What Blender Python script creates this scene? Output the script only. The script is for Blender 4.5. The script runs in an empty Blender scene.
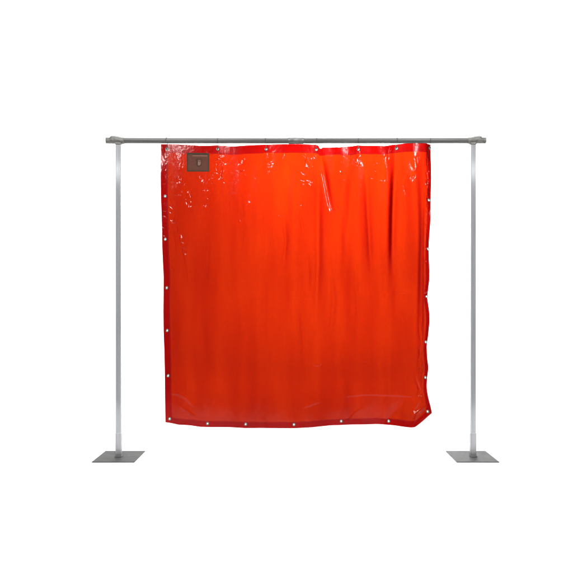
import bpy, bmesh, math
import numpy as np
from mathutils import Vector, Matrix

sc = bpy.context.scene
COL = sc.collection
S = 0.00688            # metres per photo pixel in the plane of the frame
CX, CZ, D = 295.5, 300.0, 4.0
CAMH = 1.08
def X(px): return (px - CX) * S
def Z(py): return (CZ - py) * S + CAMH

# ---------------------------------------------------------------- materials
def new_mat(name):
    m = bpy.data.materials.new(name); m.use_nodes = True
    nt = m.node_tree; nt.nodes.clear()
    out = nt.nodes.new('ShaderNodeOutputMaterial')
    return m, nt, out
def N(nt, t, **kw):
    n = nt.nodes.new(t)
    for k, v in kw.items():
        if k.startswith('_'): setattr(n, k[1:], v)
        else: n.inputs[k.replace('__', ' ')].default_value = v
    return n
def L(nt, a, b): nt.links.new(a, b)

def metal(name, c1, c2, rough, metallic=1.0, stretch=(60, 60, 2), bump=0.02, spec=0.5, rvar=0.08, aniso=0.0, nscale=1.0):
    m, nt, out = new_mat(name)
    p = N(nt, 'ShaderNodeBsdfPrincipled'); p.inputs['Metallic'].default_value = metallic
    p.inputs['Specular IOR Level'].default_value = spec
    tc = N(nt, 'ShaderNodeTexCoord'); mp = N(nt, 'ShaderNodeMapping'); mp.inputs['Scale'].default_value = stretch
    L(nt, tc.outputs['Object'], mp.inputs[0])
    n1 = N(nt, 'ShaderNodeTexNoise', Scale=nscale, Detail=6.0); L(nt, mp.outputs[0], n1.inputs['Vector'])
    r = N(nt, 'ShaderNodeValToRGB'); r.color_ramp.elements[0].position = .3; r.color_ramp.elements[1].position = .7
    r.color_ramp.elements[0].color = (*c1, 1); r.color_ramp.elements[1].color = (*c2, 1)
    L(nt, n1.outputs['Fac'], r.inputs[0]); L(nt, r.outputs[0], p.inputs['Base Color'])
    mr = N(nt, 'ShaderNodeMapRange'); mr.inputs['To Min'].default_value = rough - rvar; mr.inputs['To Max'].default_value = rough + rvar
    L(nt, n1.outputs['Fac'], mr.inputs[0]); L(nt, mr.outputs[0], p.inputs['Roughness'])
    b = N(nt, 'ShaderNodeBump', Strength=1.0, Distance=bump * .01); L(nt, n1.outputs['Fac'], b.inputs['Height'])
    L(nt, b.outputs[0], p.inputs['Normal'])
    L(nt, p.outputs[0], out.inputs[0])
    return m

M = {}
M['aluminium'] = metal('brushed_aluminium', (.22, .226, .234), (.275, .28, .29), .14, stretch=(120, 120, 3), bump=.0, rvar=.02, metallic=.40, spec=.2)
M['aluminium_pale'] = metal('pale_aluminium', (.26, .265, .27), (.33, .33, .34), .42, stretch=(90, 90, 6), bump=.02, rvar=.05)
M['pipe'] = metal('galvanised_pipe', (.048, .047, .045), (.078, .077, .073), .42, stretch=(4, 90, 90), bump=.02, metallic=.4, spec=.4)
M['coupler'] = metal('coupler_metal', (.085, .085, .082), (.13, .13, .126), .42, stretch=(30, 30, 30), bump=.05, metallic=.9)
M['fitting'] = metal('cast_fitting', (.075, .074, .067), (.125, .122, .113), .5, stretch=(60, 60, 60), bump=.25, metallic=.5)
M['plate'] = metal('steel_plate', (.018, .0175, .017), (.055, .054, .052), .6, metallic=.35, stretch=(14, 26, 26), bump=.05, spec=.25)
M['wire'] = metal('hook_wire', (.035, .034, .033), (.06, .058, .056), .45, stretch=(50, 50, 50), metallic=.2)
M['grommet'] = metal('nickel_grommet', (.09, .10, .085), (.17, .185, .16), .34, stretch=(80, 80, 80), metallic=1.)
M['screw'] = metal('screw_steel', (.3, .3, .3), (.45, .45, .45), .35, stretch=(80, 80, 80))

def vinyl(name, tint, scat, dif, tmix, dmix, gloss_lvl, rough, bump=1.0, wrinkle=True):
    """thin tinted PVC: light passes straight through, scatters through, and glints off the surface"""
    m, nt, out = new_mat(name)
    geo = N(nt, 'ShaderNodeNewGeometry')
    tc = N(nt, 'ShaderNodeTexCoord')
    # bumps of the sheet
    mp = N(nt, 'ShaderNodeMapping'); mp.inputs['Scale'].default_value = (1, 1, .10); L(nt, tc.outputs['Object'], mp.inputs[0])
    n1 = N(nt, 'ShaderNodeTexNoise', Scale=55.0, Detail=3.0, Distortion=.3); L(nt, mp.outputs[0], n1.inputs['Vector'])
    mp2 = N(nt, 'ShaderNodeMapping'); mp2.inputs['Scale'].default_value = (1, 1, .6); L(nt, tc.outputs['Object'], mp2.inputs[0])
    n2 = N(nt, 'ShaderNodeTexNoise', Scale=28.0, Detail=4.0, Distortion=.8); L(nt, mp2.outputs[0], n2.inputs['Vector'])
    add = N(nt, 'ShaderNodeMath', _operation='MULTIPLY_ADD'); add.inputs[1].default_value = .5
    L(nt, n1.outputs['Fac'], add.inputs[0]); L(nt, n2.outputs['Fac'], add.inputs[2])
    bmp = N(nt, 'ShaderNodeBump', Strength=1.0, Distance=.0011 * bump); L(nt, add.outputs[0], bmp.inputs['Height'])
    # longer way through the sheet when it is seen at an angle (Beer-Lambert)
    dt = N(nt, 'ShaderNodeVectorMath', _operation='DOT_PRODUCT'); L(nt, geo.outputs['Normal'], dt.inputs[0]); L(nt, geo.outputs['Incoming'], dt.inputs[1])
    ab = N(nt, 'ShaderNodeMath', _operation='ABSOLUTE'); L(nt, dt.outputs['Value'], ab.inputs[0])
    mx = N(nt, 'ShaderNodeMath', _operation='MAXIMUM'); mx.inputs[1].default_value = .25; L(nt, ab.outputs[0], mx.inputs[0])
    dv = N(nt, 'ShaderNodeMath', _operation='DIVIDE'); dv.inputs[0].default_value = 1; L(nt, mx.outputs[0], dv.inputs[1])
    # pigment cloudiness of the sheet
    mp3 = N(nt, 'ShaderNodeMapping'); mp3.inputs['Scale'].default_value = (1, 1, .16); L(nt, tc.outputs['Object'], mp3.inputs[0])
    n3 = N(nt, 'ShaderNodeTexNoise', Scale=9.0, Detail=5.0); L(nt, mp3.outputs[0], n3.inputs['Vector'])
    mr = N(nt, 'ShaderNodeMapRange'); mr.inputs['To Min'].default_value = .85; mr.inputs['To Max'].default_value = 1.15; L(nt, n3.outputs['Fac'], mr.inputs[0])
    ml = N(nt, 'ShaderNodeMath', _operation='MULTIPLY'); L(nt, dv.outputs[0], ml.inputs[0]); L(nt, mr.outputs[0], ml.inputs[1])
    def dye(c):
        g = N(nt, 'ShaderNodeGamma'); g.inputs['Color'].default_value = (*c, 1); L(nt, ml.outputs[0], g.inputs['Gamma']); return g
    gt, gs = dye(tint), dye(scat)
    tr = N(nt, 'ShaderNodeBsdfTransparent'); L(nt, gt.outputs[0], tr.inputs[0])
    tl = N(nt, 'ShaderNodeBsdfTranslucent'); L(nt, gs.outputs[0], tl.inputs[0]); L(nt, bmp.outputs[0], tl.inputs['Normal'])
    df = N(nt, 'ShaderNodeBsdfDiffuse'); df.inputs[0].default_value = (*dif, 1); L(nt, bmp.outputs[0], df.inputs['Normal'])
    m1 = N(nt, 'ShaderNodeMixShader'); m1.inputs[0].default_value = tmix; L(nt, tl.outputs[0], m1.inputs[1]); L(nt, tr.outputs[0], m1.inputs[2])
    m2 = N(nt, 'ShaderNodeMixShader'); m2.inputs[0].default_value = dmix; L(nt, m1.outputs[0], m2.inputs[1]); L(nt, df.outputs[0], m2.inputs[2])
    gl = N(nt, 'ShaderNodeBsdfGlossy'); gl.inputs['Roughness'].default_value = rough; L(nt, bmp.outputs[0], gl.inputs['Normal'])
    fr = N(nt, 'ShaderNodeFresnel', IOR=1.45); L(nt, bmp.outputs[0], fr.inputs['Normal'])
    fm = N(nt, 'ShaderNodeMath', _operation='MULTIPLY'); fm.inputs[1].default_value = gloss_lvl; L(nt, fr.outputs[0], fm.inputs[0])
    m3 = N(nt, 'ShaderNodeMixShader'); L(nt, fm.outputs[0], m3.inputs[0]); L(nt, m2.outputs[0], m3.inputs[1]); L(nt, gl.outputs[0], m3.inputs[2])
    L(nt, m3.outputs[0], out.inputs[0])
    return m
M['vinyl'] = vinyl('red_orange_vinyl', (.210, .0088, .0001), (.165, .0026, .0001), (.24, .0025, .0003), .60, .05, .37, .11)
M['hem'] = vinyl('crimson_hem_vinyl', (.80, .042, .040), (.74, .014, .011), (.30, .004, .003), .66, .07, .30, .16)

def simple(name, c1, c2, rough, scale=200., spec=.4, bump=.1):
    return metal(name, c1, c2, rough, metallic=0, stretch=(1, 1, 1), nscale=scale, bump=bump, spec=spec)
M['label'] = simple('label_leatherette', (.054, .019, .012), (.078, .028, .018), .75, 160., .12)
M['label_border'] = simple('label_border', (.020, .018, .011), (.034, .025, .016), .75, 160., .12)
M['label_line'] = simple('label_pale_line', (.14, .066, .048), (.18, .088, .064), .75, 160., .12)
M['emblem'] = simple('emblem_dark', (.030, .014, .010), (.046, .021, .015), .75, 160., .12)
M['emblem_pale'] = simple('emblem_pale', (.12, .066, .050), (.16, .090, .070), .75, 160., .12)
M['thread'] = simple('dark_red_thread', (.10, .004, .006), (.17, .008, .012), .8, 300.)
M['floor'] = simple('white_floor_paint', (.86, .86, .86), (.89, .89, .89), .75, 6., spec=.2, bump=.02)
M['backdrop'] = simple('white_backdrop_paper', (.87, .87, .87), (.89, .89, .89), .85, 4., spec=.1, bump=.02)

# ---------------------------------------------------------------- mesh helpers
def finish(name, bm, mat, parent=None, smooth=True, auto=None):
    bmesh.ops.recalc_face_normals(bm, faces=bm.faces)
    me = bpy.data.meshes.new(name); bm.to_mesh(me); bm.free()
    me.materials.append(mat)
    me.polygons.foreach_set('use_smooth', [smooth] * len(me.polygons))
    if auto is not None and smooth:
        bpy_sharp(me, auto)
    o = bpy.data.objects.new(name, me); COL.objects.link(o)
    if parent is not None: o.parent = parent
    return o
def bpy_sharp(me, ang):
    bm = bmesh.new(); bm.from_mesh(me)
    for e in bm.edges:
        if len(e.link_faces) == 2 and e.calc_face_angle(0) > ang: e.smooth = False
    bm.to_mesh(me); bm.free()
def add_box(bm, x0, x1, y0, y1, z0, z1, bev=0.0, seg=2):
    r = bmesh.ops.create_cube(bm, size=1.0)
    vs = r['verts']
    bmesh.ops.scale(bm, vec=(x1 - x0, y1 - y0, z1 - z0), verts=vs)
    bmesh.ops.translate(bm, vec=((x0 + x1) / 2, (y0 + y1) / 2, (z0 + z1) / 2), verts=vs)
    if bev:
        es = list({e for v in vs for e in v.link_edges})
        bmesh.ops.bevel(bm, geom=es, offset=bev, segments=seg, affect='EDGES', profile=.5)
def add_cyl(bm, p0, p1, r0, r1=None, n=24, bev=0):
    r1 = r0 if r1 is None else r1
    p0, p1 = Vector(p0), Vector(p1); d = p1 - p0
    res = bmesh.ops.create_cone(bm, cap_ends=True, segments=n, radius1=r0, radius2=r1, depth=d.length)
    q = d.to_track_quat('Z', 'Y').to_matrix().to_4x4()
    bmesh.ops.transform(bm, matrix=Matrix.Translation((p0 + p1) / 2) @ q, verts=res['verts'])
    return res['verts']
def add_tube(bm, pts, r, n=8):
    pts = [Vector(p) for p in pts]; rings = []
    up = None
    for i, p in enumerate(pts):
        t = (pts[min(i + 1, len(pts) - 1)] - pts[max(i - 1, 0)]).normalized()
        if up is None:
            up = t.orthogonal().normalized()
        else:
            up = (up - t * up.dot(t)).normalized()
        s = t.cross(up)
        rings.append([bm.verts.new(p + (up * math.cos(a) + s * math.sin(a)) * r) for a in [2 * math.pi * k / n for k in range(n)]])
    for a, b in zip(rings, rings[1:]):
        for k in range(n): bm.faces.new((a[k], a[(k + 1) % n], b[(k + 1) % n], b[k]))
    bm.faces.new(rings[0]); bm.faces.new(rings[-1])
def loft_x(bm, secs, n=28):
    """cross sections along x: (x, z_top, z_bottom, half_depth, exponent)"""
    rings = []
    for x, zt, zb, hd, ex in secs:
        zc, hh = (zt + zb) / 2, (zt - zb) / 2; ring = []
        for k in range(n):
            a = 2 * math.pi * k / n; c, s = math.cos(a), math.sin(a)
            ring.append(bm.verts.new((x, hd * math.copysign(abs(c) ** (2 / ex), c), zc + hh * math.copysign(abs(s) ** (2 / ex), s))))
        rings.append(ring)
    for a, b in zip(rings, rings[1:]):
        for k in range(n): bm.faces.new((a[k], a[(k + 1) % n], b[(k + 1) % n], b[k]))
    bm.faces.new(rings[0]); bm.faces.new(rings[-1])
def tag(o, label, cat, group=None):
    o['label'] = label; o['category'] = cat
    if group: o['group'] = group
def empty(name, loc=(0, 0, 0)):
    o = bpy.data.objects.new(name, None); COL.objects.link(o); o.location = loc; o.empty_display_size = .1
    return o

# ---------------------------------------------------------------- setting: one white sweep, floor and backdrop
HX = 9.0
bm = bmesh.new()
nx, ny = 30, 26
vs = [[bm.verts.new((-HX + 2 * HX * i / nx, -1.95 + 5.45 * j / ny, 0)) for i in range(nx + 1)] for j in range(ny + 1)]
for j in range(ny):
    for i in range(nx): bm.faces.new((vs[j][i], vs[j][i + 1], vs[j + 1][i + 1], vs[j + 1][i]))
fl = finish('floor', bm, M['floor']); fl['kind'] = 'structure'
bm = bmesh.new(); prof = []
R = 1.5
for k in range(17):
    a = math.pi / 2 * k / 16; prof.append((3.5 + R * math.sin(a), R - R * math.cos(a)))
prof.append((5.0, 9.0))
rows = [[bm.verts.new((x, y, z)) for x in (-HX, 0, HX)] for y, z in prof]
for a, b in zip(rows, rows[1:]):
    for i in range(2): bm.faces.new((a[i], a[i + 1], b[i + 1], b[i]))
bd = finish('backdrop', bm, M['backdrop']); bd['kind'] = 'structure'

# ---------------------------------------------------------------- the frame
frame = empty('curtain_stand')
tag(frame, 'wide grey metal frame with two upright posts on flat steel feet and a top pipe', 'stand')
BZ = Z(140.55); BR = .0190
PXL, PXR = X(118.8), X(472.9)
def chaikin_len(o): pass
bm = bmesh.new()
secs = []
x0, x1 = X(108), X(485)
for k in range(121):
    x = x0 + (x1 - x0) * k / 120
    sag = -.0012 * (1 - (2 * k / 120 - 1) ** 2)
    secs.append((x, BZ + BR + sag, BZ - BR + sag, BR, 2))
loft_x(bm, secs); bar = finish('crossbar', bm, M['pipe'], frame, auto=.8)

for sx, px in ((-1, PXL), (1, PXR)):
    bm = bmesh.new(); h = .0176
    add_box(bm, px - h, px + h, -.0135, .0135, .012, BZ - .012, .0028, 3)
    finish('post', bm, M['aluminium'], frame, smooth=False)
    # foot plate with its welded socket
    cxp = X(CX) + sx * 1.212
    bm = bmesh.new(); hw = .1415
    add_box(bm, cxp - hw, cxp + hw, -hw, hw, 0.0005, .0060, .0012, 2)
    bp = finish('base_plate', bm, M['plate'], frame, smooth=False)
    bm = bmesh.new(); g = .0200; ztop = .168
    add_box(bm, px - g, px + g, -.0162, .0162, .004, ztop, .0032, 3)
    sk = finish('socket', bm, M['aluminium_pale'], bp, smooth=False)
    bm = bmesh.new()
    q = g + .001; qy = .0172
    for (ax, ay, bx, by) in ((-q, -qy, q, -qy), (q, -qy, q, qy), (q, qy, -q, qy), (-q, qy, -q, -qy)):
        n = 24
        pts = [(px + ax + (bx - ax) * i / n, ay + (by - ay) * i / n, .0075 + .0007 * math.sin(i * 2.1 + ax * 900)) for i in range(n + 1)]
        add_tube(bm, pts, .0042, 8)
    finish('weld_bead', bm, M['coupler'], bp)
    # cast fitting
    bm = bmesh.new()
    def fx(pp): return X(pp) if sx < 0 else X(591.8 - pp)
    r1 = .0195
    sec = [(105.9, 138.7, 142.6, .013, 3), (106.2, 137.6, 143.5, .0195, 2.6), (109.9, 137.5, 143.6, .0203, 2.5), (110.4, 137.3, 143.6, .0205, 2.4),
           (110.8, 136.3, 143.5, .021, 2.5), (112.5, 136.0, 143.6, .0225, 2.5), (115.5, 136.1, 143.6, .023, 2.4), (118.5, 136.6, 143.7, .0228, 2.3),
           (121, 137.2, 143.8, .022, 2.2), (123, 137.5, 143.8, .0215, 2.1), (124.2, 137.7, 143.7, .0207, 2), (124.5, 138.0, 143.3, .0192, 2)]
    loft_x(bm, [(fx(a), Z(b), Z(c), d, e) for a, b, c, d, e in sec], 36)
    ft = finish('corner_fitting', bm, M['fitting'], frame, auto=.9)
    bm = bmesh.new()
    add_box(bm, px - .0205, px + .0205, -.0195, .0195, Z(145.0), Z(142.6), .004, 3)
    finish('collar', bm, M['fitting'], ft, smooth=False)
    for q in (119.6, 111.9):
        bm = bmesh.new()
        add_cyl(bm, (fx(q), -.0190, Z(140.1)), (fx(q), -.0232, Z(140.1)), .0038, n=6)
        finish('set_screw', bm, M['fitting'], ft, auto=.5)

bm = bmesh.new()
sec = [(288.1, 138.2, 143.1, .0170, 2), (288.3, 137.6, 143.8, .0205, 2), (288.9, 137.4, 143.95, .0217, 2), (295.3, 137.4, 143.95, .0217, 2), (295.6, 137.6, 143.8, .0210, 2),
       (295.9, 137.4, 143.95, .0217, 2), (303.3, 137.4, 143.95, .0217, 2), (303.9, 137.6, 143.8, .0205, 2), (304.1, 138.2, 143.1, .0170, 2)]
loft_x(bm, [(X(a), Z(b), Z(c), d, e) for a, b, c, d, e in sec], 36)
cp = finish('coupling', bm, M['coupler'], frame, auto=.9)
for qx in (292.4,):
    bm = bmesh.new()
    add_cyl(bm, (X(qx), 0, Z(138.0)), (X(qx), 0, Z(136.9)), .0062, .0055, n=6)
    add_cyl(bm, (X(qx), 0, Z(137.0)), (X(qx), 0, Z(136.4)), .003, .003, n=12)
    finish('set_screw', bm, M['screw'], cp, auto=.5)

# ---------------------------------------------------------------- noise in numpy
def vnoise(x, y, seed=0):
    rs = np.random.RandomState(seed); T = rs.rand(256, 256).astype(np.float64) * 2 - 1
    xi = np.floor(x).astype(int); yi = np.floor(y).astype(int); fx = x - xi; fy = y - yi
    u = fx * fx * fx * (fx * (fx * 6 - 15) + 10); v = fy * fy * fy * (fy * (fy * 6 - 15) + 10)
    a = T[xi % 256, yi % 256]; b = T[(xi + 1) % 256, yi % 256]; c = T[xi % 256, (yi + 1) % 256]; d = T[(xi + 1) % 256, (yi + 1) % 256]
    return (a * (1 - u) + b * u) * (1 - v) + (c * (1 - u) + d * u) * v
def sstep(a, b, x):
    t = np.clip((x - a) / (b - a), 0, 1); return t * t * (3 - 2 * t)
def poly_dist(px, py, pts):
    """distance in pixels to a polyline and the position along it (0..1)"""
    best = np.full(px.shape, 1e9); pos = np.zeros(px.shape); seg = []
    tot = sum(math.hypot(b[0] - a[0], b[1] - a[1]) for a, b in zip(pts, pts[1:])); acc = 0
    for a, b in zip(pts, pts[1:]):
        dx, dy = b[0] - a[0], b[1] - a[1]; l2 = dx * dx + dy * dy; l = math.sqrt(l2)
        t = np.clip(((px - a[0]) * dx + (py - a[1]) * dy) / l2, 0, 1)
        d = np.hypot(px - a[0] - t * dx, py - a[1] - t * dy); m = d < best
        best = np.where(m, d, best); pos = np.where(m, (acc + t * l) / tot, pos); acc += l
    return best, pos

HOOKS = [166.8, 217.5, 266.0, 316.3, 358.3, 396.5, 430.2]
HOOKY = [149.0, 149.0, 149.0, 149.3, 149.3, 148.5, 147.6]
# top, bottom, left and right edge of the curtain (how the sheet hangs)
TX = [158, 166, 178, 200, 208, 217, 233, 245, 262, 270, 310, 316, 318.8, 320.5, 322.3, 327, 340, 350, 358, 372, 384, 393, 400, 433]
TY = [143.9, 144.2, 144.4, 145.7, 145.5, 145.0, 146.4, 145.5, 144.3, 144.1, 144.1, 144.2, 145.1, 149.2, 147.2, 147.7, 147.8, 146.7, 144.9, 146.3, 146.6, 144.6, 143.9, 143.7]
BX = [160, 166, 172, 178, 190, 200, 215, 230, 245, 270, 290, 312, 330, 345, 365, 380, 400, 410, 413.5, 417, 424, 430, 434]
BY = [421.6, 422.2, 423.2, 424.6, 425.4, 427.0, 427.2, 427.4, 428.2, 428.4, 428.7, 427.6, 425.6, 425.0, 424.8, 424.4, 425.6, 426.0, 425.6, 423.0, 417.6, 412.0, 408]
LY = [140, 160, 200, 235, 250, 275, 285, 310, 330, 350, 370, 395, 410, 430]
LX = [160.4, 160.6, 161.0, 161.9, 162.3, 163.6, 163.5, 163.2, 163.5, 164.3, 164.7, 165.0, 165.3, 165.6]
RY = [140, 165, 200, 225, 249, 262, 280, 297, 312, 322, 335, 345, 357, 368, 378, 388, 396, 411, 430]
RX = [431.6, 431.5, 431.4, 430.4, 429.0, 429.2, 429.6, 427.4, 429.4, 429.7, 428.6, 426.8, 427.2, 428.6, 427.2, 426.6, 427.4, 430.3, 431]
def smooth_interp(x, xs, ys, w):
    return sum(np.interp(x + d * w, xs, ys) for d in (-1, -.5, 0, .5, 1)) / 5
VL = {0: ([140, 430], [166, 166]), 1: ([140, 250, 430], [217.5, 222, 226]), 2: ([140, 250, 430], [266, 268, 268]),
      3: ([140, 250, 320, 430], [317, 318.5, 315, 312]), 4: ([145, 165, 200, 290, 430], [359, 364, 367, 370.5, 374]),
      5: ([140, 200, 250, 290, 430], [396.5, 394, 392.5, 391, 388]), 6: ([140, 430], [431, 431])}
AMP = [.006, .011, .014, .034, .032, .026]
# creases pressed or hung into the sheet: points, width px, depth m (positive = away from the camera)
CREASES = [
    ([(319.5, 149), (323, 165), (328, 192), (334, 222)], 1.9, .011),
    ([(319, 160), (318.5, 215), (318.5, 265), (315, 330)], 2.4, .007),
    ([(309, 240), (312, 270), (311, 300)], 1.8, .003),
    ([(344, 205), (345, 250), (343, 290)], 2.6, .004),
    ([(352, 170), (349, 220), (348, 250)], 2.6, .003),
    ([(366, 168), (369, 220), (371, 262), (374, 285)], 2.2, .007),
    ([(395, 160), (393.5, 220), (392, 285)], 2.4, .009),
    ([(404, 160), (405, 220), (404, 300)], 2.6, .003),
    ([(412, 180), (414, 240), (412, 330)], 2.2, .003),
    ([(420, 170), (421, 240), (419, 320), (421, 380)], 1.8, .004),
    ([(425.5, 175), (424.5, 230), (424.5, 300), (423, 380)], 1.4, .004),
    ([(220, 170), (223, 230), (222, 270)], 3.0, .003),
    ([(268, 160), (273, 215), (275, 262)], 2.4, .003),
    ([(340, 397), (365, 394.5), (395, 395), (428, 397)], .9, -.0016),
    ([(376, 291.5), (400, 292.5), (428, 294.5)], .7, -.0010),
    ([(168, 393), (178, 394), (186, 398), (194, 407)], 1.0, -.0028),
    ([(180, 406), (188, 412), (196, 418)], 1.0, -.0026),
    ([(302, 408), (312, 404.5), (322, 401)], 1.0, -.0020),
    ([(310, 364), (318, 366), (326, 362)], .8, -.0016),
    ([(348, 422), (356, 413), (362, 409)], .9, -.0018),
    ([(360, 362), (370, 361.5)], .8, -.0012),
    ([(411, 424), (416, 413), (428, 402)], 1.3, -.0070),
    ([(407, 424), (412, 411), (421, 396)], 1.0, .0030),
    ([(176, 212), (181, 240), (187, 268), (190, 292)], 1.1, -.0030), ([(171, 222), (175, 245), (176, 262)], .9, .0018),
    ([(283, 205), (286, 240), (283, 275)], 1.6, .0035), ([(240, 180), (243, 225), (240, 262)], 1.8, .0035), ([(205, 212), (208, 250), (205, 300)], 2.0, .0035),
    ([(330, 255), (334, 300), (330, 345)], 2.0, .0045), ([(355, 250), (358, 310), (356, 350)], 1.8, .0035), ([(300, 300), (304, 345), (301, 372)], 1.8, .0030),
    ([(262, 300), (300, 298), (340, 301)], .7, -.0008), ([(200, 284), (214, 283)], .8, -.0012), ([(231, 362), (245, 363)], .8, -.0010),
    ([(418, 318), (421, 345), (417, 372)], 1.1, .0025), ([(414, 372), (419, 390), (415, 405)], 1.2, .0035),
]
# crumpled patches: centre line, half width px, roughness of the crumple m
CRUMPLES = [
    ([(221, 157), (219, 168), (221, 178)], 3.2, .0040), ([(242, 160), (241, 168), (243, 174)], 1.8, .0040),
    ([(247, 176), (257, 177)], 1.1, .0022), ([(248, 165), (247, 172)], 1.3, .0018), ([(269, 156), (270, 172)], 2.3, .0032),
    ([(251, 190), (248, 205)], 1.8, .0026), ([(177, 178), (183, 184)], 2.2, .0034), ([(182, 193), (187, 203), (193, 212)], 1.8, .0042),
    ([(188, 190), (191, 200), (196, 207)], 1.3, .0038), ([(206, 178), (207, 200), (205, 208)], 2.2, .0030), ([(199, 174), (205, 182)], 2.0, .0026),
    ([(171, 209), (173, 220)], 2.2, .0038), ([(177, 227), (181, 240), (185, 254)], 2.0, .0036), ([(169, 260), (174, 272)], 1.6, .0024),
    ([(213, 171), (211, 182)], 2.0, .0026), ([(239, 213), (238, 222)], 2.4, .0022), ([(283, 156), (287, 160)], 1.8, .0026),
    ([(305, 157), (308, 165), (304, 172)], 2.2, .0042), ([(313, 158), (312, 168)], 1.6, .0036), ([(303, 174), (302, 184)], 1.5, .0042),
    ([(309, 180), (310, 188)], 2.0, .0032), ([(301, 195), (303, 225)], 3.0, .0018), ([(357, 156), (358, 166)], 1.9, .0036),
    ([(377, 164), (373, 178)], 1.9, .0036), ([(390, 150), (385, 160)], 2.2, .0038), ([(374, 180), (392, 180)], .9, .0018),
    ([(417, 160), (414, 170), (411, 179)], 2.2, .0044), ([(402, 177), (405, 192)], 1.8, .0036), ([(428, 148), (427, 170), (428, 200)], 1.6, .0042),
    ([(424, 195), (427, 200)], 1.6, .0036), ([(427, 200), (426, 250), (426, 300)], 1.3, .0030), ([(422, 310), (420, 360), (421, 400)], 2.0, .0016),
    ([(165, 150), (164, 215), (165, 260)], 1.5, .0014), ([(277, 208), (279, 214)], 1.4, .0024), ([(301, 218), (304, 222)], 1.4, .0024),
    ([(281, 258), (285, 263)], 1.6, .0022), ([(181, 166), (175, 172)], 1.6, .0020), ([(340, 165), (342, 200)], 2.5, .0010),
    ([(411, 416), (418, 408)], 2.4, .0018), ([(186, 400), (190, 408)], 2.0, .0006), ([(315, 366), (322, 366)], 2.0, .0006),
    ([(236, 360), (242, 362)], 1.2, .0010),
]
def depth(px, py):
    t = np.clip((py - 145) / 280, 0, 1.05)
    lines = [np.interp(py, *VL[i]) for i in range(7)]
    y = np.zeros_like(px); e = .16 + .62 * sstep(0, .75, t)
    fall = 1 - .72 * sstep(.15, 1.0, t)
    for i in range(6):
        s = (px - lines[i]) / (lines[i + 1] - lines[i]); m = (s >= 0) & (s < 1)
        w = (np.sqrt(np.sin(np.pi * s) ** 2 + e * e) - e) / (math.sqrt(1) - 0 + 0 * e)
        y = y - np.where(m, AMP[i] * w * fall, 0)
    y += .008 * vnoise(px / 62 + 3, py / 230 + 1, 3) * sstep(0, .2, t) + .004 * vnoise(px / 24, py / 110, 4) * (.3 + .7 * sstep(0, .3, t))
    y += .0018 * vnoise(px / 9, py / 70, 5) * sstep(270, 420, px)
    y += .0011 * vnoise(px / 5.0, py / 60, 6) * sstep(330, 420, px)
    y += .0012 * vnoise(px / 14, py / 40, 8)
    # soft hanging pleats over the whole width, opening out towards the bottom
    sway = px + 3.0 * vnoise(px / 90, py / 75, 31)
    pleat = np.sin(sway * 2 * math.pi / 28.0 + 1.1 + 3.2 * vnoise(px / 50, py / 300, 32)) + .28 * np.sin(sway * 2 * math.pi / 15.1 + .4 + 2 * vnoise(px / 60, py / 200, 34))
    y += pleat * (.0042 + .0065 * sstep(255, 330, px)) * sstep(0, .16, t) * (1 - .70 * sstep(.35, .9, t)) * (.65 + .5 * vnoise(px / 40, py / 60, 33))
    y += .032 * np.sin(.35 + t * 2.4) * np.sin((px - 160) / 271 * math.pi)
    for pts, w, a in CREASES:
        if a == 0: continue
        d, p = poly_dist(px, py, pts)
        y += (1.45 if w > 1.5 else 1.0) * a * np.exp(-(d / (w * (1.3 if w > 1.5 else 1.0))) ** 2) * sstep(-.03, .38, np.minimum(p, 1 - p))
    wx = px + 1.5 * vnoise(px / 4.0, py / 4.5, 20); wy = py + 1.8 * vnoise(px / 4.0, py / 4.5, 21)
    n = 1.3 * vnoise(wx / 2.3, wy / 5.0, 11) + .3 * vnoise(wx / 1.2, wy / 2.0, 12)
    ra = vnoise(wx / 4.2, wy / 11.0, 41); rb = vnoise(wx / 3.2 + 7, wy / 7.0, 42)
    ridge = np.clip(1 - np.abs(ra) * 2.6, 0, 1) ** 2 - .7 * np.clip(1 - np.abs(rb) * 3.2, 0, 1) ** 2      # sharp crinkle lines
    n = .22 * n + 1.4 * ridge
    env = np.zeros_like(px)
    for pts, w, a in CRUMPLES:
        d, p = poly_dist(px, py, pts)
        env = np.maximum(env, a * np.exp(-(d / (w * 1.1)) ** 2))
    y += env * n * (.72 + .26 * sstep(280, 320, px))
    # a light all-over crinkle, more at the top left where it was folded
    y += .0004 * n * (1 - sstep(190, 300, py)) * (.5 + .5 * vnoise(px / 12, py / 14, 14))
    # free edges curl
    y += .018 * sstep(425.5, 432, px) * (1 - sstep(395, 408, py)) * (.8 + .5 * np.sin(py / 7.4))
    y -= .006 * (1 - sstep(160, 168, px)) * np.sin(py / 13.0)
    c = sstep(0, 26, (px - 404) * .75 + (py - 402) * .75); y -= .045 * c
    return y
def wpos(px, py, off=0.0):
    y = depth(px, py)
    return np.stack([(px - CX) * S, y - off, (CZ - py) * S + CAMH], -1)

NU, NV = 560, 590
uu, vv = np.meshgrid(np.linspace(0, 1, NU + 1), np.linspace(0, 1, NV + 1))
px = 162 + uu * 268.; py = 145 + vv * 281.
for _ in range(4):
    T = smooth_interp(px, TX, TY, .8); B = smooth_interp(px, BX, BY, 1.2); py = T + (B - T) * vv
    Lx = smooth_interp(py, LY, LX, 4.); Rx = smooth_interp(py, RY, RX, 2.5)
    px = Lx + (Rx - Lx) * uu
PX, PY = px, py
GROMS = list(zip(HOOKS, HOOKY)) + [(165.0, 196.2), (165.1, 239.3), (166.5, 287.8), (167.0, 330.6), (168.0, 375.7), (169.6, 418.8),
         (207.4, 423.6), (245.5, 424.3), (293.8, 424.8), (341.1, 421.2), (388.6, 421.2), (426.0, 410.3),
         (429.0, 200.0), (428.3, 249.0), (426.7, 296.4), (425.8, 342.0), (425.2, 377.5)]
SHEET = wpos(PX, PY, 0)
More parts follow.
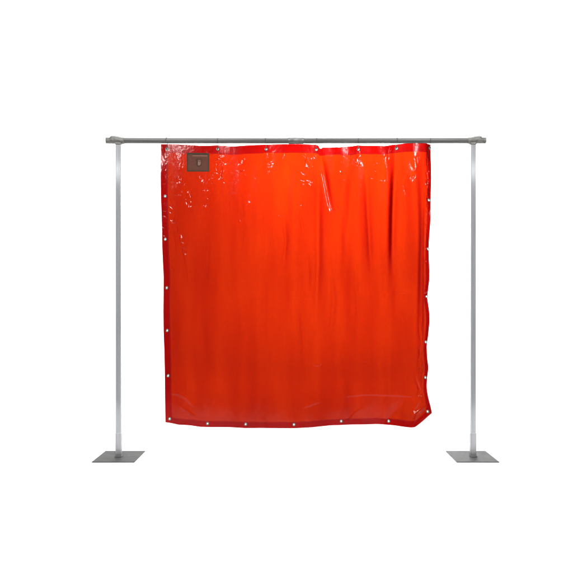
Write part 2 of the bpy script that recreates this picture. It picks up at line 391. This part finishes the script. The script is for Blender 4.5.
SHEET_N = np.cross(np.gradient(SHEET, axis=1), np.gradient(SHEET, axis=0)); SHEET_N /= np.linalg.norm(SHEET_N, axis=-1, keepdims=True)
SHEET_N = np.where(SHEET_N[..., 1:2] > 0, -SHEET_N, SHEET_N)
def sheet(name, keep, off, mat, parent, hole_r):
    P = SHEET + SHEET_N * off          # offset along the local normal, towards the camera
    cxp = (PX[:-1, :-1] + PX[1:, 1:]) / 2; cyp = (PY[:-1, :-1] + PY[1:, 1:]) / 2
    k = keep(cxp, cyp)
    for gx, gy in GROMS: k &= np.hypot(cxp - gx, cyp - gy) > hole_r
    idx = np.arange((NU + 1) * (NV + 1)).reshape(NV + 1, NU + 1)
    q = np.stack([idx[:-1, :-1], idx[1:, :-1], idx[1:, 1:], idx[:-1, 1:]], -1)[k]
    used, inv = np.unique(q, return_inverse=True); q = inv.reshape(-1, 4); V = P.reshape(-1, 3)[used]
    me = bpy.data.meshes.new(name)
    me.vertices.add(len(V)); me.vertices.foreach_set('co', V.ravel())
    me.loops.add(len(q) * 4); me.loops.foreach_set('vertex_index', q.ravel())
    me.polygons.add(len(q)); me.polygons.foreach_set('loop_start', np.arange(0, len(q) * 4, 4)); me.polygons.foreach_set('loop_total', np.full(len(q), 4))
    me.polygons.foreach_set('use_smooth', np.ones(len(q), bool))
    me.update(calc_edges=True); me.validate()
    me.materials.append(mat)
    o = bpy.data.objects.new(name, me); COL.objects.link(o)
    if parent is not None: o.parent = parent
    return o
curt = empty('welding_curtain', (0, 0, 0))
tag(curt, 'translucent red orange vinyl curtain with crimson hem and metal eyelets, hanging from the grey pipe', 'curtain')
sheet('vinyl_sheet', lambda a, b: np.ones(a.shape, bool), 0, M['vinyl'], curt, .95)
def in_hem(a, b):
    T = smooth_interp(a, TX, TY, .8); B = smooth_interp(a, BX, BY, 1.2)
    Lx = smooth_interp(b, LY, LX, 4.); Rx = smooth_interp(b, RY, RX, 2.5)
    Tb = np.minimum(T + 8.6, 155.5)
    return (b < Tb + .2 * np.sin(a / 9)) | (b > B - 6.3) | (a < Lx + 6.6) | (a > Rx - 3.2) & (b < 400) | (b > 400) & (a > Rx - 3.9 - (b - 400) * .1) | (b > 400) & ((a - 430.3) * .78 + (b - 411.5) * .85 > -5.5)
hem = sheet('hem', in_hem, .0016, M['hem'], curt, .95)

# stitching: two rows of short stitches round the hem
def surf(pxv, pyv, off):
    a = np.array([pxv], float); b = np.array([pyv], float)
    p = wpos(a, b)[0]; e = .3
    pu = wpos(a + e, b)[0] - wpos(a - e, b)[0]; pv = wpos(a, b + e)[0] - wpos(a, b - e)[0]
    n = np.cross(pu, pv); n /= np.linalg.norm(n); n = n if n[1] < 0 else -n
    return Vector(p + n * off), Vector(n)
def edge_f(v, xs, ys, w): return float(smooth_interp(np.array([v], float), xs, ys, w)[0])
pts = []
def stitch_row(points):
    pts.append(points)
stitch_row([(x, min(edge_f(x, TX, TY, .8) + 7.8, 154.8)) for x in np.arange(169, 426, 1.1)])
stitch_row([(x, edge_f(x, BX, BY, 1.2) - 5.6) for x in np.arange(172, 408, 1.1)])
stitch_row([(edge_f(y, LY, LX, 4) + 5.9, y) for y in np.arange(155, 417, 1.1)])
stitch_row([(edge_f(y, RY, RX, 2.5) - 4.0, y) for y in np.arange(155, 398, 1.1)])
allp = np.array([p for r in pts for p in r]); 
def surf_many(a, b, off):
    p = wpos(a, b); e = .3
    pu = wpos(a + e, b) - wpos(a - e, b); pv = wpos(a, b + e) - wpos(a, b - e)
    n = np.cross(pu, pv); n /= np.linalg.norm(n, axis=-1, keepdims=True); n = np.where(n[..., 1:2] > 0, -n, n)
    return p + n * off
bm = bmesh.new()
for r in pts:
    r = np.array(r); W = surf_many(r[:, 0], r[:, 1], .0024)
    for i in range(len(W) - 1):
        a, b = Vector(W[i]), Vector(W[i + 1])
        add_tube(bm, [a.lerp(b, .1), a.lerp(b, .5) + Vector((0, -.0004, 0)), a.lerp(b, .85)], .0007, 4)
finish('stitching', bm, M['thread'], hem)

# eyelets: rolled ring with open hole, at the front and back of the hem
def grommet_mesh():
    bm = bmesh.new(); n = 28
    prof = [(.0037, .0030), (.0044, -.0012), (.0070, -.0024), (.0086, -.0026), (.0102, -.0018), (.0112, -.0002), (.0110, .0012),
            (.0110, .0020), (.0106, .0034), (.0086, .0040), (.0052, .0040)]
    rings = []
    for k in range(n):
        a = 2 * math.pi * k / n
        rings.append([bm.verts.new((r * math.cos(a), y, r * math.sin(a))) for r, y in prof])
    for k in range(n):
        A, B = rings[k], rings[(k + 1) % n]
        for j in range(len(prof)):
            j2 = (j + 1) % len(prof); bm.faces.new((A[j], A[j2], B[j2], B[j]))
    bmesh.ops.recalc_face_normals(bm, faces=bm.faces)
    me = bpy.data.meshes.new('grommet'); bm.to_mesh(me); bm.free(); me.materials.append(M['grommet'])
    me.polygons.foreach_set('use_smooth', [True] * len(me.polygons)); return me
GM = grommet_mesh()
gpos = []
for gx, gy in GROMS:
    ring = [surf(gx + 2.2 * math.cos(a), gy + 2.2 * math.sin(a), 0) for a in np.arange(0, 6.28, .6)]
    c = sum((r[0] for r in ring), Vector()) / len(ring); n = sum((r[1] for r in ring), Vector()).normalized()
    n = (n + Vector((0, -1.2, 0))).normalized()
    o = bpy.data.objects.new('grommet', GM); COL.objects.link(o); o.parent = curt
    o.rotation_mode = 'QUATERNION'; o.rotation_quaternion = Vector((0, -1, 0)).rotation_difference(n)
    o.location = c + n * .0016; gpos.append((c, n))

# sewn label below the top hem
def patch(name, x0, x1, y0, y1, off, thick, mat, parent, nx=24, ny=20, inside=None):
    bm = bmesh.new()
    a, b = np.meshgrid(np.linspace(x0, x1, nx + 1), np.linspace(y0, y1, ny + 1))
    # the stiff label smooths over the small crinkles of the sheet
    base = sum(depth(a + dx, b + dy) for dx in (-3, 0, 3) for dy in (-3, 0, 3)) / 9
    low = np.minimum(base, depth(a, b)) - off
    low = base - off
    def grid(y): return [[bm.verts.new(((a[j, i] - CX) * S, y[j, i], (CZ - b[j, i]) * S + CAMH)) for i in range(nx + 1)] for j in range(ny + 1)]
    F, K = grid(low - thick), grid(low)
    for j in range(ny):
        for i in range(nx):
            if inside is not None and not inside((a[j, i] + a[j + 1, i + 1]) / 2, (b[j, i] + b[j + 1, i + 1]) / 2): continue
            bm.faces.new((F[j][i], F[j][i + 1], F[j + 1][i + 1], F[j + 1][i])); bm.faces.new((K[j][i], K[j + 1][i], K[j + 1][i + 1], K[j][i + 1]))
    # close the rim
    be = [e for e in bm.edges if len(e.link_faces) == 1]
    done = {}
    for j in range(ny + 1):
        for i in range(nx + 1): done[F[j][i]] = K[j][i]
    for e in be:
        v, w = e.verts
        if v in done and w in done: 
            try: bm.faces.new((v, w, done[w], done[v]))
            except ValueError: pass
    loose = [v for v in bm.verts if not v.link_faces]; bmesh.ops.delete(bm, geom=loose, context='VERTS')
    return finish(name, bm, mat, parent, auto=.7)
LX0, LX1, LY0, LY1 = 186.9, 209.2, 153.0, 171.6
lab = patch('label_patch', LX0, LX1, LY0, LY1, .0028, .0012, M['label'], curt)
def border(x, y): return x < LX0 + 1.15 or x > LX1 - 1.15 or y > LY1 - 1.0 or y < LY0 + 1.6
patch('border', LX0 + .05, LX1 - .05, LY0 + .05, LY1 - .05, .0040, .0004, M['label_border'], lab, 60, 54, border)
patch('rule_line', 192.5, 207.5, 155.6, 156.3, .0041, .0003, M['label_line'], lab, 20, 2)
def shield(x, y, s):     # heater-shield outline about its centre, s = half width in px
    u = abs(x - 198.9) / s; v = (y - 162.8) / (s * 1.35)
    if v < -1: return False
    lim = 1.0 if v < -.1 else math.sqrt(max(0, 1 - ((v + .1) / 1.1) ** 2))
    return u < lim and v < 1
patch('emblem', 195.2, 202.6, 158.2, 167.8, .0041, .0004, M['emblem'], lab, 60, 70,
      lambda x, y: (shield(x, y, 3.1) and not shield(x, y, 2.1)) or (shield(x, y, 2.1) and x < 197.9))
patch('emblem_field', 196.6, 201.2, 159.4, 166.4, .0041, .0003, M['emblem_pale'], lab, 40, 50,
      lambda x, y: shield(x, y, 2.0) and x > 198.0 and not (abs(y - 161.2) < .35) and not (abs(x - 199.9) < .22 and y < 163.5))

# ---------------------------------------------------------------- hooks: bent wire over the pipe and through the eyelet
WHERE = ['at the left corner of the curtain', 'above the right edge of the dark label', 'midway between the dark label and the pipe coupling',
         'beside the pleated notch right of the pipe coupling', 'third from the right corner of the curtain',
         'second from the right corner of the curtain', 'at the right corner of the curtain']
proto = None
for i, (hx, hy) in enumerate(zip(HOOKS, HOOKY)):
    c, n = gpos[i]
    o = empty('curtain_hook', (X(hx), 0, BZ))
    bm = bmesh.new(); R0 = BR + .0014
    tilt = (.004, -.003, .005, -.004, .003, -.005, .002)[i]
    path = []
    for k in range(0, 29):          # over the pipe from the lower front to the back
        a = math.radians(-60 - k * 10.0 + 360)   # angle in the y,z plane, 270 = straight down
        path.append((tilt * math.cos(math.radians(k * 9)), R0 * math.cos(a), R0 * math.sin(a)))
    # keep only the wrap from below-back round the top to below-front
    path = [(tilt * math.sin(th * .5), R0 * math.sin(th), R0 * math.cos(th)) for th in np.linspace(-math.radians(150), math.radians(172), 34)]
    gz = c.z - BZ; gy = c.y
    end = path[-1]
    low = gz - .0075
    path += [(end[0] * .6, .003, -R0 - .004), (0, -.001 + gy * .3, (-R0 + gz) * .5 - .004), (0, gy - .0085, gz + .010), (0, gy - .0105, gz + .003), (0, gy - .006, gz - .001),
             (0, gy + .001, gz - .0025), (0, gy + .008, gz - .001), (0, gy + .0105, gz + .004), (0, gy + .009, gz + .009)]
    # smooth
    P = [Vector(p) for p in path]
    for _ in range(2):
        Q = [P[0]]
        for a, b in zip(P, P[1:]): Q += [a.lerp(b, .25), a.lerp(b, .75)]
        P = Q + [P[-1]]
    add_tube(bm, P, .0021, 8)
    w = finish('wire', bm, M['wire'], o)
    bm = bmesh.new(); bmesh.ops.create_uvsphere(bm, u_segments=12, v_segments=8, radius=.0027)
    bmesh.ops.translate(bm, vec=P[-1], verts=bm.verts)
    finish('ball_tip', bm, M['screw'], o)
    tag(o, 'dark wire hook over the grey pipe, ' + WHERE[i], 'hook', 'wire hooks hanging the curtain')

# ---------------------------------------------------------------- light: softboxes and added fill lamps, all out of view
def area(name, loc, target, sx, sy, power, col=(1, 1, 1), spread=math.pi):
    l = bpy.data.lights.new(name, 'AREA'); l.shape = 'RECTANGLE'; l.size = sx; l.size_y = sy; l.energy = power; l.color = col; l.spread = spread
    o = bpy.data.objects.new(name, l); COL.objects.link(o); o.location = loc
    o.rotation_euler = (Vector(target) - Vector(loc)).to_track_quat('-Z', 'Y').to_euler(); return o
area('softbox', (-1.75, -4.0, 3.62), (0, 0, 1.5), .34, .85, 190)
area('post_band_fill', (-2.46, -4.0, 2.86), (-1.2, 0, 2.0), .20, .14, 1.25)  # weak lamp added on each side for the bright band on the posts
area('softbox', (1.75, -4.0, 3.62), (0, 0, 1.5), .34, .85, 190)
area('post_band_fill', (2.46, -4.0, 2.86), (1.2, 0, 2.0), .20, .14, 1.25)
area('added_backdrop_spot', (.75, 2.2, 4.95), (.75, 5.0, 3.35), 2.4, .3, 400, spread=math.radians(80))  # added unseen lamp, its hot spot grades the curtain from behind
area('overhead_fill', (0, -.3, 6.2), (0, -.35, 0), 8, 2.2, 120, spread=math.radians(66))  # added unseen fill that keeps the floor white
area('backdrop_fill', (-4.0, 2.0, 6.6), (-2.6, 5, 1.9), 3.5, 1.5, 150, spread=math.radians(110))  # this and the next four: unseen fills added to keep the backdrop white
area('backdrop_fill', (4.0, 2.0, 6.6), (2.6, 5, 1.9), 3.5, 1.5, 150, spread=math.radians(110))
area('backdrop_fill', (0, 2.2, 6.6), (0, 4.8, 1.4), 4.5, 1.5, 120, spread=math.radians(110))
area('backdrop_fill', (-7.4, 2.0, 6.6), (-6.6, 5, 1.9), 2.6, 1.5, 100, spread=math.radians(110))
area('backdrop_fill', (7.4, 2.0, 6.6), (6.6, 5, 1.9), 2.6, 1.5, 100, spread=math.radians(110))
w = bpy.data.worlds.new('World'); sc.world = w; w.use_nodes = True
w.node_tree.nodes['Background'].inputs[0].default_value = (.8, .82, .85, 1); w.node_tree.nodes['Background'].inputs[1].default_value = .40

# ---------------------------------------------------------------- camera
cam = bpy.data.cameras.new('camera'); co = bpy.data.objects.new('camera', cam); COL.objects.link(co)
co.location = (0, -D, CAMH); co.rotation_euler = (math.pi / 2, 0, 0)
cam.sensor_width = 36; cam.lens = 36 * 581.4 / 573; cam.shift_x = -(CX - 286.5) / 573; cam.shift_y = (CZ - 286.5) / 573
cam.clip_end = 100; sc.camera = co
sc.view_settings.view_transform = 'Standard'; sc.view_settings.look = 'None'; sc.view_settings.exposure = 0; sc.view_settings.gamma = 1
